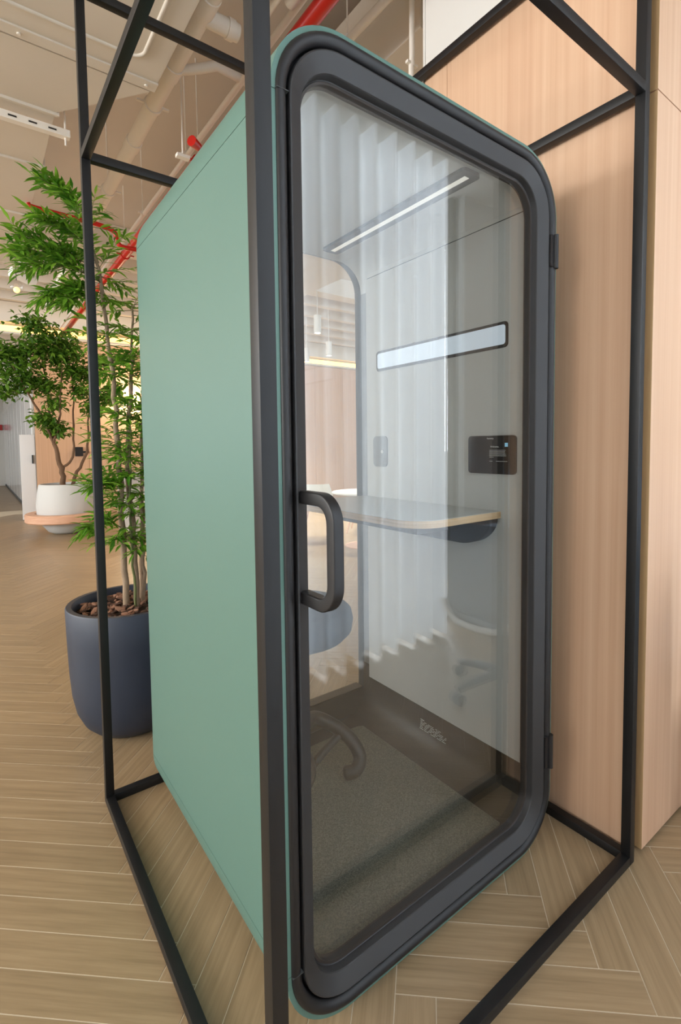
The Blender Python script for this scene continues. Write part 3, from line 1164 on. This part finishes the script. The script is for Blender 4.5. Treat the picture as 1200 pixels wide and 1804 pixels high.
for cx_, cz_, cr_ in clusters:
    for k in range(int(4200 * cr_ * cr_ + 90)):
        q = Vector((rc.gauss(0, .5), rc.gauss(0, .5), rc.gauss(0, .36))) * cr_
        p = Vector((cx_, rc.uniform(-.12, .12), cz_)) + q
        ax_ = Vector((rc.uniform(-1, 1), rc.uniform(-1, 1), rc.uniform(-.7, .3))).normalized()
        nz = Vector((rc.uniform(-.7, .7), rc.uniform(-.7, .7), 1)).normalized()
        yy = nz.cross(ax_)
        if yy.length < 0.1:
            continue
        yy.normalize()
        zz = ax_.cross(yy)
        s_ = rc.uniform(0.065, 0.115)
        b0 = len(vv)
        for v in lv2:
            w_ = p + (ax_ * v[0] + yy * v[1] + zz * v[2]) * s_
            vv.append(tuple(w_))
        ff += [tuple(b0 + j for j in f) for f in lf2]
me = bpy.data.meshes.new('foliage')
me.from_pydata(vv, [], ff)
me.materials.append(MATS['leaf_dark'])
o = bpy.data.objects.new('foliage', me)
COL.objects.link(o)
o.parent = tree
o['kind'] = 'stuff'

# ------------------------------------------------------------------ far end of the office
wb = obj('wall_back', B(0.47, 10.5, 10.03, 10.3, 0, 3.44), 'slot_dark')
tag(wb, kind='structure')
wb['label'] = 'far wall of tall pale wood panels under a lit cove'
xw = 0.45
while xw < 10.4:
    obj('wood_panel', B(xw, min(xw + 0.895, 10.5), 10.0, 10.028, 0.0, 3.40, 0.001), 'wall_wood', wb)
    xw += 0.90
tag(obj('trim_3', B(-2.5, 10.5, 9.90, 10.3, 3.62, 3.98, 0.004), 'plaster_white'), kind='structure')
tag(obj('cove_strip', B(-2.5, 10.5, 9.93, 9.97, 3.46, 3.56), 'cove_light'), 'warm glowing cove light strip above the far wood wall', 'cove light')
tag(obj('trim_4', B(-2.5, 10.5, 9.86, 10.0, 3.405, 3.44, 0.003), 'plaster_white'), kind='structure')
# corridor on the left: glossy white partition with doors
wl_ = obj('wall_left', B(0.44, 0.56, 10.3, 21.0, 0, 3.44), 'plaster_white')
tag(wl_, kind='structure')
yq = 10.34
while yq < 20:
    obj('wall_panel', B(0.415, 0.438, yq, yq + 1.16, 0.02, 2.62, 0.003), 'gloss_white', wl_)
    yq += 1.2
tag(obj('baseboard_left', B(0.40, 0.4145, 10.3, 21.0, 0, 0.06), 'rear_grey'), kind='structure')
tag(obj('wall_end', B(-6, 0.44, 21.0, 21.2, 0, 3.44), 'plaster_white'), kind='structure')
tag(obj('trim_5', B(-6, 0.40, 11.9, 12.15, 2.62, 3.5, 0.006), 'plaster_white'), kind='structure')
d1 = obj('door_1', B(0.20, 0.44, 10.06, 10.10, 0.01, 1.60, 0.003), 'gloss_white')
tag(d1, kind='structure')
obj('door_handle', B(0.385, 0.405, 10.02, 10.058, 1.06, 1.22, 0.003), 'switch_black', d1)
fd = thing('door_sign', (0.0, 20.98, 0), 'small red sign on the far corridor wall', 'sign')
obj('plate', B(0.20, 0.39, 20.955, 20.998, 2.02, 2.22, 0.004), 'sign_red', fd)
sw_ = thing('wall_switch', (1.05, 10.0, 1.2), 'black switch box on the far wood wall beside the tree trunk', 'switch')
obj('plate', B(1.10, 1.24, 9.965, 9.999, 1.18, 1.36, 0.004), 'switch_black', sw_)
obj('lever', B(1.242, 1.34, 9.955, 9.985, 1.24, 1.28, 0.004), 'switch_black', sw_)

wlamp = thing('wall_lamp', (2.17, 10.0, 2.2), 'small warm glowing wall lamp seen between the shrub leaves', 'wall lamp')
obj('backplate', B(1.99, 2.35, 9.955, 9.999, 2.20, 2.43, 0.004), 'lamp_white', wlamp)
obj('diffuser', B(2.01, 2.33, 9.90, 9.954, 2.23, 2.40, 0.012), 'cove_light', wlamp)
wld = bpy.data.lights.new('wall_lamp_light', 'POINT')
wld.energy, wld.color, wld.shadow_soft_size = 60, (1.0, 0.82, 0.55), 0.08
wlo = bpy.data.objects.new('wall_lamp_light', wld)
wlo.location = (2.17, 9.70, 2.31)
COL.objects.link(wlo)

# ------------------------------------------------------------------ services under the slab
ac = thing('air_handler', (-0.6, 1.0, 3.2), 'pale painted air handling unit with embossed panels under the ceiling', 'air handler')
obj('housing', B(-2.6, 0.352, -0.3, 1.872, 3.205, 3.62, 0.006), 'duct_paint', ac)
for xa, xb in ((-2.45, -1.55), (-1.35, -0.55), (-0.40, 0.24)):
    pn = bmesh.new()
    path = rrect(xa, xb, 0.98, 1.68, 0.06, 6)
    path = [(p[0], p[1], 3.204) for p in path + path[:1]]
    tube(pn, path, 0.009, 8, False)
    obj('embossed_ridge', pn, 'duct_paint', ac, 60)
obj('seam_strip', B(-2.6, 0.352, 1.80, 1.865, 3.196, 3.2055, 0.002), 'duct_paint', ac)
for k in range(5):
    sb_ = bmesh.new()
    tube(sb_, [(0.30 - k * 0.55, 1.835, 3.19), (0.30 - k * 0.55, 1.835, 3.1965)], 0.008, 8)
    obj('bolt', sb_, 'pipe_white', ac)
du = thing('air_duct', (-0.6, 3.5, 3.2), 'long pale sheet-metal duct tapering away under the ceiling', 'duct')
rd = bmesh.new()
a_ = [(-2.5, 1.886, 3.205), (0.335, 1.886, 3.205), (0.335, 1.886, 3.55), (-2.5, 1.886, 3.55)]
b_ = [(-2.2, 2.36, 3.205), (-0.045, 2.36, 3.205), (-0.045, 2.36, 3.52), (-2.2, 2.36, 3.52)]
va = [rd.verts.new(p) for p in a_]
vb = [rd.verts.new(p) for p in b_]
rd.faces.new(va)
rd.faces.new(vb[::-1])
for k in range(4):
    rd.faces.new((va[k], va[(k + 1) % 4], vb[(k + 1) % 4], vb[k]))
obj('reducer', rd, 'duct_paint', du)
for x1, y0, y1, z0 in ((-0.045, 2.366, 3.0, 3.205), (-0.05, 3.006, 3.86, 3.205), (-0.095, 3.875, 5.2, 3.215)):
    obj('section', B(-2.2, x1, y0, y1, z0, 3.52, 0.003), 'duct_paint', du)
for x1, y in ((-0.03, 2.363), (-0.035, 3.003), (-0.04, 3.867)):
    obj('flange', B(-2.22, x1 + 0.004, y - 0.009, y + 0.009, 3.19, 3.535, 0.002), 'duct_paint', du)
hs = thing('strut_rail', (-0.8, 2.47, 3.1), 'slotted pale strut rail hung below the duct', 'rail')
rail = obj('rail', B(-2.3, 0.035, 2.42, 2.461, 3.128, 3.169, 0.002), 'pipe_white', hs)
for k in range(10):
    obj('slot', B(-0.075 - k * 0.095, -0.035 - k * 0.095, 2.4180, 2.4195, 3.143, 3.152), 'slot_dark', hs)
rb_ = bmesh.new()
tube(rb_, [(0.012, 2.44, 3.085), (0.012, 2.44, ZC)], 0.005, 8)
obj('rod', rb_, 'pipe_white', hs)


def pipe_thing(name, pts, r, m, label, clamps=(), group=None, seg=16, cat='pipe'):
    p0 = Vector(pts[0])
    t_ = thing(name, tuple(p0), label, cat, group)
    bm = bmesh.new()
    tube(bm, pts, r, seg)
    obj('pipe', bm, m, t_, 50)
    for (c, axis) in clamps:
        cb = bmesh.new()
        c = Vector(c)
        ax_ = Vector(axis).normalized()
        tube(cb, [c - ax_ * 0.012, c + ax_ * 0.012], r * 1.18, seg)
        side = ax_.cross(Vector((0, 0, 1)))
        side = side.normalized() if side.length > 0.1 else Vector((1, 0, 0))
        box(cb, c.x - abs(side.x) * r * 1.9 - 0.008, c.x + abs(side.x) * r * 1.9 + 0.008, c.y - abs(side.y) * r * 1.9 - 0.008, c.y + abs(side.y) * r * 1.9 + 0.008, c.z - 0.006, c.z + 0.006)
        obj('clamp', cb, m, t_, 40)
        hb_ = bmesh.new()
        tube(hb_, [c + Vector((0, 0, r)), Vector((c.x, c.y, ZC))], 0.004, 6)
        obj('hanger_rod', hb_, 'pipe_white', t_)
    return t_


mp_ = pipe_thing('drain_pipe', [(0.478, -0.6, 3.40), (0.468, 2.0, 3.40), (0.455, 7.4, 3.40)], 0.046, 'pipe_white', 'thick white pipe running away beside the air handler', [((0.467, 2.28, 3.40), (0, 1, 0)), ((0.464, 3.5, 3.40), (0, 1, 0)), ((0.462, 4.9, 3.40), (0, 1, 0))])
for y in (1.42, 1.93, 2.75):
    cb = bmesh.new()
    tube(cb, [(0.467, y - 0.05, 3.40), (0.467, y + 0.05, 3.40)], 0.053, 18)
    obj('collar', cb, 'pipe_white', mp_, 40)
bp_ = bmesh.new()
tube(bp_, [(0.49, 1.93, 3.405), (0.60, 1.86, 3.42), (0.672, 1.80, 3.43), (0.70, 1.80, 3.43), (0.90, 1.83, 3.44)], 0.026, 14)
obj('branch_pipe', bp_, 'pipe_white', mp_, 50)
tb = bmesh.new()
tube(tb, [(0.47, 1.50, 3.40), (0.66, 1.50, 3.40)], 0.040, 16)
obj('tee', tb, 'pipe_white', mp_, 50)
tc_ = bmesh.new()
tube(tc_, [(0.60, 1.50, 3.40), (0.635, 1.50, 3.40)], 0.047, 16)
obj('tee_cap', tc_, 'pipe_white', mp_, 50)
pipe_thing('conduit', [(0.84, -0.6, 3.42), (0.80, 9.0, 3.42)], 0.018, 'pipe_white', 'thin pale conduit running away just above the booth roof', [((0.815, 2.7, 3.42), (0, 1, 0)), ((0.81, 3.8, 3.42), (0, 1, 0))])
pipe_thing('red_pipe', [(0.855, -0.6, 3.31), (0.845, 3.0, 3.31), (0.84, 9.0, 3.31)], 0.040, 'pipe_red', 'thick glossy red sprinkler main running above the booth', [((0.846, 2.55, 3.31), (0, 1, 0)), ((0.845, 4.6, 3.31), (0, 1, 0))])
sp = thing('sprinkler_valve', (0.70, 2.2, 3.2), 'small red sprinkler fitting with a bracket left of the booth roof', 'sprinkler')
vb_ = bmesh.new()
tube(vb_, [(0.655, 2.16, 3.20), (0.715, 2.20, 3.20)], [0.032, 0.024], 12)
obj('body', vb_, 'pipe_red', sp, 40)
vb2 = bmesh.new()
tube(vb2, [(0.62, 2.22, 3.12), (0.62, 2.22, ZC)], 0.005, 8)
obj('rod', vb2, 'pipe_white', sp)
obj('bracket', B(0.58, 0.66, 2.20, 2.24, 3.11, 3.13, 0.002), 'pipe_white', sp)
pipe_thing('red_branch_pipe', spline([(-0.085, 3.60, 3.186), (-0.075, 3.60, 3.172), (-0.04, 3.60, 3.165), (0.20, 3.62, 3.165), (0.42, 3.64, 3.165), (0.53, 3.65, 3.14), (0.555, 3.65, 3.06), (0.60, 3.65, 3.03), (0.74, 3.65, 3.035)], 6), 0.019, 'pipe_red', 'thin red sprinkler branch pipe bending behind the shrub')
pipe_thing('wire_pipe', [(1.20, -0.3, 3.46), (1.16, 3.0, 3.46)], 0.021, 'pipe_white', 'pale pipe running back above the booth beside the red main', [((1.175, 1.27, 3.46), (0, 1, 0))])
pipe_thing('small_pipe', [(0.700, 0.6, 3.36), (0.705, 1.45, 3.36)], 0.014, 'pipe_white', 'short slim pipe beside the red main above the black post')
pipe_thing('light_pipe', [(0.775, -0.4, 3.38), (0.770, 1.18, 3.38)], 0.03, 'pipe_white', 'pale pipe directly left of the red main')
pipe_thing('riser_conduit', [(1.235, 0.86, 2.55), (1.235, 0.86, 3.10), (1.245, 0.865, 3.16), (1.245, 0.865, ZC)], 0.013, 'pipe_white', 'vertical pale conduit dropping behind the booth roof beside the white wall', [((1.24, 0.862, 3.12), (0, 0, 1))])
bx_ = obj('service_duct', B(1.34, 3.2, 0.9, 5.5, 3.36, 3.80, 0.006), 'duct_paint')
tag(bx_, 'square pale duct behind the vertical conduit near the white wall', 'duct')
for k in range(5):
    tag(obj('ceiling_beam', B(-9, 11, 6.3 + k * 0.62, 6.42 + k * 0.62, 3.74, ZC - 0.001, 0.004), 'ceiling_paint'), 'painted rib across the far ceiling above the tree', 'beam', 'far ceiling ribs')

# hanging fittings at the left
gp = thing('globe_lamp', (-0.09, 4.9, 2.9), 'small clear globe lamp hanging at the far left', 'lamp')
gg = bmesh.new()
bmesh.ops.create_uvsphere(gg, u_segments=24, v_segments=14, radius=0.062)
bmesh.ops.translate(gg, verts=gg.verts, vec=(-0.09, 4.9, 2.90))
obj('globe', gg, 'rear_pane', gp, 60)
gd = bmesh.new()
bmesh.ops.create_uvsphere(gd, u_segments=16, v_segments=10, radius=0.028)
bmesh.ops.translate(gd, verts=gd.verts, vec=(-0.09, 4.9, 2.872))
obj('bulb', gd, 'cove_light', gp, 60)
gc = bmesh.new()
tube(gc, [(-0.09, 4.9, 2.965), (-0.09, 4.9, 3.30)], 0.003, 6)
obj('cord', gc, 'slot_dark', gp)
tl_ = thing('track_light', (-0.03, 5.15, 3.1), 'white track spotlight under the duct end at the far left', 'spotlight')
tk = bmesh.new()
tube(tk, [(-0.12, 5.1, 3.10), (0.09, 5.18, 3.06)], [0.05, 0.058], 18)
obj('head', tk, 'lamp_white', tl_, 40)
obj('arm', B(-0.04, -0.02, 5.12, 5.16, 3.12, ZC, 0.002), 'lamp_white', tl_)

# downlights: cylinders hung from the slab, each with its own light
for k, (x, y) in enumerate(((3.69, 5.31), (4.91, 6.75), (4.90, 7.50))):
    tl2 = thing('downlight', (x, y, 3.0), ['white cylinder downlight nearest behind the booth rear window', 'white cylinder downlight in the middle beyond the rear window', 'white cylinder downlight furthest beyond the rear window', 'white cylinder downlight at the right beyond the rear window'][k], 'downlight', 'cylinder downlights beyond the booth')
    db = bmesh.new()
    lathe(db, x, y, [(0, 3.26), (0.055, 3.26), (0.055, 3.0), (0.045, 3.0), (0.045, 3.02), (0, 3.02)], 20)
    obj('body', db, 'lamp_white', tl2, 40)
    dg_ = bmesh.new()
    lathe(dg_, x, y, [(0, 3.008), (0.044, 3.008), (0.044, 3.018), (0, 3.018)], 20)
    obj('lens', dg_, 'lamp_glow', tl2)
    dr_ = bmesh.new()
    tube(dr_, [(x, y, 3.26), (x, y, ZC)], 0.006, 6)
    obj('rod', dr_, 'lamp_white', tl2)
    ld = bpy.data.lights.new('downlight_lamp', 'SPOT')
    ld.energy, ld.color, ld.spot_size, ld.spot_blend, ld.shadow_soft_size = 420, (1.0, 0.93, 0.82), math.radians(130), 0.8, 0.04
    lo = bpy.data.objects.new('downlight_lamp', ld)
    lo.location = (x, y, 2.99)
    COL.objects.link(lo)

# ------------------------------------------------------------------ lounge beyond the booth's rear window


def shell_chair(x, y, rz, label):
    t_ = thing('shell_chair', (x, y, 0), label, 'chair', 'white chairs in the lounge')
    c_, s_ = math.cos(rz), math.sin(rz)

    def w(p):
        return Vector((x + p[0] * c_ - p[1] * s_, y + p[0] * s_ + p[1] * c_, p[2]))
    prof = [(-0.20, 0.44), (-0.10, 0.425), (0.05, 0.425), (0.16, 0.445), (0.215, 0.52), (0.24, 0.66), (0.255, 0.80)]
    hw = [0.20, 0.23, 0.24, 0.24, 0.235, 0.22, 0.17]
    bm = bmesh.new()
    rows = []
    for (yy, zz), h in zip(prof, hw):
        row = []
        for k in range(9):
            u = -1 + 2 * k / 8
            row.append(bm.verts.new(w((u * h, yy - 0.07 * u * u * (1 if zz > 0.5 else 0.2), zz + 0.05 * u * u * (1 if zz < 0.5 else 0)))))
        rows.append(row)
    for a, b in zip(rows, rows[1:]):
        for k in range(8):
            bm.faces.new((a[k], a[k + 1], b[k + 1], b[k]))
    bmesh.ops.solidify(bm, geom=bm.faces[:], thickness=0.012)
    obj('shell', bm, 'chair_white', t_, 60)
    for sx in (-1, 1):
        for sy in (-1, 1):
            lb = bmesh.new()
            tube(lb, [w((sx * 0.12, sy * 0.11, 0.43)), w((sx * 0.22, sy * 0.21, 0.0))], [0.014, 0.009], 8)
            obj('leg', lb, 'bench_wood', t_)
    return t_


shell_chair(3.42, 5.0, 2.6, 'white shell chair left of the round table seen through the booth')
shell_chair(4.30, 5.05, -2.4, 'white shell chair right of the round table seen through the booth')
rt = thing('round_table', (3.62, 4.2, 0), 'round white table between the white chairs beyond the booth', 'table')
tb_ = bmesh.new()
lathe(tb_, 3.62, 4.2, [(0, 0.70), (0.40, 0.70), (0.41, 0.712), (0.40, 0.725), (0, 0.725)], 40)
obj('table_top', tb_, 'chair_white', rt, 40)
tb2 = bmesh.new()
lathe(tb2, 3.62, 4.2, [(0, 0.0), (0.24, 0.0), (0.24, 0.012), (0.04, 0.03), (0.03, 0.06), (0.03, 0.6995), (0, 0.6995)], 24)
obj('pedestal', tb2, 'bench_wood', rt, 40)
sofa = thing('lounge_sofa', (1.9, 7.0, 0), 'low grey sofa behind the shrub before the far wood wall', 'sofa')
obj('base', B(1.30, 3.30, 6.6, 7.45, 0.08, 0.42, 0.03), 'sofa_grey', sofa)
obj('backrest', B(1.30, 3.30, 7.28, 7.5, 0.43, 0.95, 0.05), 'sofa_grey', sofa)
for k in range(2):
    obj('cushion', B(1.33 + k * 0.99, 2.28 + k * 0.99, 6.6, 7.27, 0.425, 0.56, 0.04), 'sofa_grey', sofa)
for sx, sy in ((1.36, 6.66), (3.24, 6.66), (1.36, 7.4), (3.24, 7.4)):
    lb = bmesh.new()
    tube(lb, [(sx, sy, 0), (sx, sy, 0.082)], 0.02, 8)
    obj('leg', lb, 'switch_black', sofa)

# ------------------------------------------------------------------ window side, behind the photographer (seen in the glass)
YC = -1.40
win = obj('wall_window', B(-4.0, 4.2, -1.75, -1.62, 3.35, ZC), 'plaster_white')
tag(win, kind='structure')
tag(obj('trim_6', B(-4.0, 4.2, -1.75, -1.25, 3.235, 3.349, 0.004), 'plaster_white'), kind='structure')
wn = obj('window_1', B(-4.0, 2.6, -1.72, -1.66, 0.0, 0.10), 'rear_grey')
tag(wn, kind='structure')
for x in (-4.0, -2.9, -1.8, -0.7, 0.4, 1.5, 2.55):
    obj('mullion', B(x, x + 0.06, -1.72, -1.66, 0.10, 3.235, 0.003), 'rear_grey', wn)
for x in (-4.0, -2.9, -1.8, -0.7, 0.4, 1.5):
    obj('pane', B(x + 0.06, x + 1.1, -1.694, -1.688, 0.10, 3.235), 'window_pane', wn)
tag(obj('wall_column', B(2.61, 4.2, -1.75, -1.60, 0, 3.349), 'plaster_grey'), kind='structure')
tag(obj('wall_side', B(3.6, 3.75, -1.60, -0.215, 0, ZC), 'plaster_grey'), kind='structure')


def curtain(x0, x1, label):
    n = int((x1 - x0) / 0.011)
    bm = bmesh.new()
    zs = [3.228, 2.6, 1.8, 1.0, 0.4, 0.10, 0.02]
    rows = []
    for z in zs:
        row = []
        for k in range(n + 1):
            x = x0 + (x1 - x0) * k / n
            ph = 2 * PI * x / 0.150 + 0.5 * math.sin(x * 5.1)
            am = 0.066 + 0.008 * math.sin(x * 7.0 + z * 0.6)
            y = YC + am * math.sin(ph)
            xx = x - 0.030 * math.sin(ph) + (0.05 * (1 - z / 3.2) * (-1 if x > (x0 + x1) / 2 else 1) * abs(x - (x0 + x1) / 2) / (x1 - x0))
            row.append(bm.verts.new((xx, y, z)))
        rows.append(row)
    for a, b in zip(rows, rows[1:]):
        for k in range(n):
            bm.faces.new((a[k], a[k + 1], b[k + 1], b[k]))
    o_ = obj('curtain', bm, 'sheer', None, 80)
    return tag(o_, label, 'curtain', 'sheer window curtains')


curtain(0.62, 2.22, 'white sheer pleated curtain mirrored in the booth door glass')
curtain(-2.6, -0.99, 'white sheer pleated curtain hanging furthest left behind the camera')
curtain(-0.97, 0.60, 'unseen white sheer pleated curtain added behind the camera to soften window light')  # unseen, added to close the gap and diffuse the window light

# office chair and desk mirrored in the door
OX, OY = 1.73, -0.60
ch = thing('office_chair', (OX, OY, 0), 'grey swivel office chair mirrored at the right of the door glass', 'chair')
for k in range(5):
    a = math.radians(196 + 72 * k)
    ca, sa = math.cos(a), math.sin(a)
    lb = bmesh.new()
    tube(lb, [(OX + 0.03 * ca, OY + 0.03 * sa, 0.125), (OX + 0.16 * ca, OY + 0.16 * sa, 0.105), (OX + 0.285 * ca, OY + 0.285 * sa, 0.078)], [0.026, 0.022, 0.016], 10)
    lg_ = obj('leg', lb, 'chair_base', ch, 50)
    wb_ = bmesh.new()
    c = Vector((OX + 0.285 * ca, OY + 0.285 * sa, 0.03))
    sd = Vector((-sa, ca, 0))
    tube(wb_, [c - sd * 0.022, c + sd * 0.022], 0.03, 16)
    obj('caster', wb_, 'chair_base', lg_, 40)
lb = bmesh.new()
lathe(lb, OX, OY, [(0, 0.09), (0.032, 0.09), (0.032, 0.24), (0.018, 0.25), (0.018, 0.40), (0, 0.40)], 16)
obj('column', lb, 'chair_base', ch, 40)
sb2 = bmesh.new()
slab_poly(sb2, rrect(OX - 0.22, OX + 0.24, OY - 0.23, OY + 0.23, 0.10, 8), 'Z', 0.41, 0.475, 0.02)
obj('seat', sb2, 'chair_grey', ch, 50)
lb = bmesh.new()
rows = []
for k in range(13):
    u = -1 + 2 * k / 12
    xx = OX - 0.245 + 0.05 * u * u
    rows.append([(xx - 0.03 * (z - 0.5), OY + u * 0.215 * (1.0 if z < 0.8 else 0.92), z) for z in (0.47, 0.52, 0.62, 0.75, 0.88, 0.94)])
vr = [[lb.verts.new(p) for p in r] for r in rows]
for a, b in zip(vr, vr[1:]):
    for k in range(5):
        lb.faces.new((a[k], a[k + 1], b[k + 1], b[k]))
bmesh.ops.solidify(lb, geom=lb.faces[:], thickness=0.03)
obj('backrest', lb, 'chair_grey', ch, 60)
lb = bmesh.new()
tube(lb, spline([(OX - 0.22, OY - 0.225, 0.50), (OX - 0.262, OY - 0.13, 0.44), (OX - 0.272, OY, 0.425), (OX - 0.262, OY + 0.13, 0.44), (OX - 0.22, OY + 0.225, 0.50)], 6), 0.017, 10)
obj('back_bar', lb, 'chair_white', ch, 60, 'white curved bar under the backrest')
dsk = thing('work_desk', (2.65, -0.9, 0), 'grey-blue work desk mirrored at the right of the door glass', 'desk')
obj('desk_top', B(2.30, 3.0, -1.30, -0.30, 0.72, 0.745, 0.003), 'desk_blue', dsk)
obj('screen_panel', B(3.005, 3.035, -1.55, -0.24, 0.02, 1.12, 0.004), 'desk_blue', dsk)
for x, y in ((2.34, -1.26), (2.34, -0.36), (2.92, -1.26), (2.92, -0.36)):
    obj('leg', B(x, x + 0.04, y, y + 0.04, 0, 0.7195, 0.002), 'desk_blue', dsk)
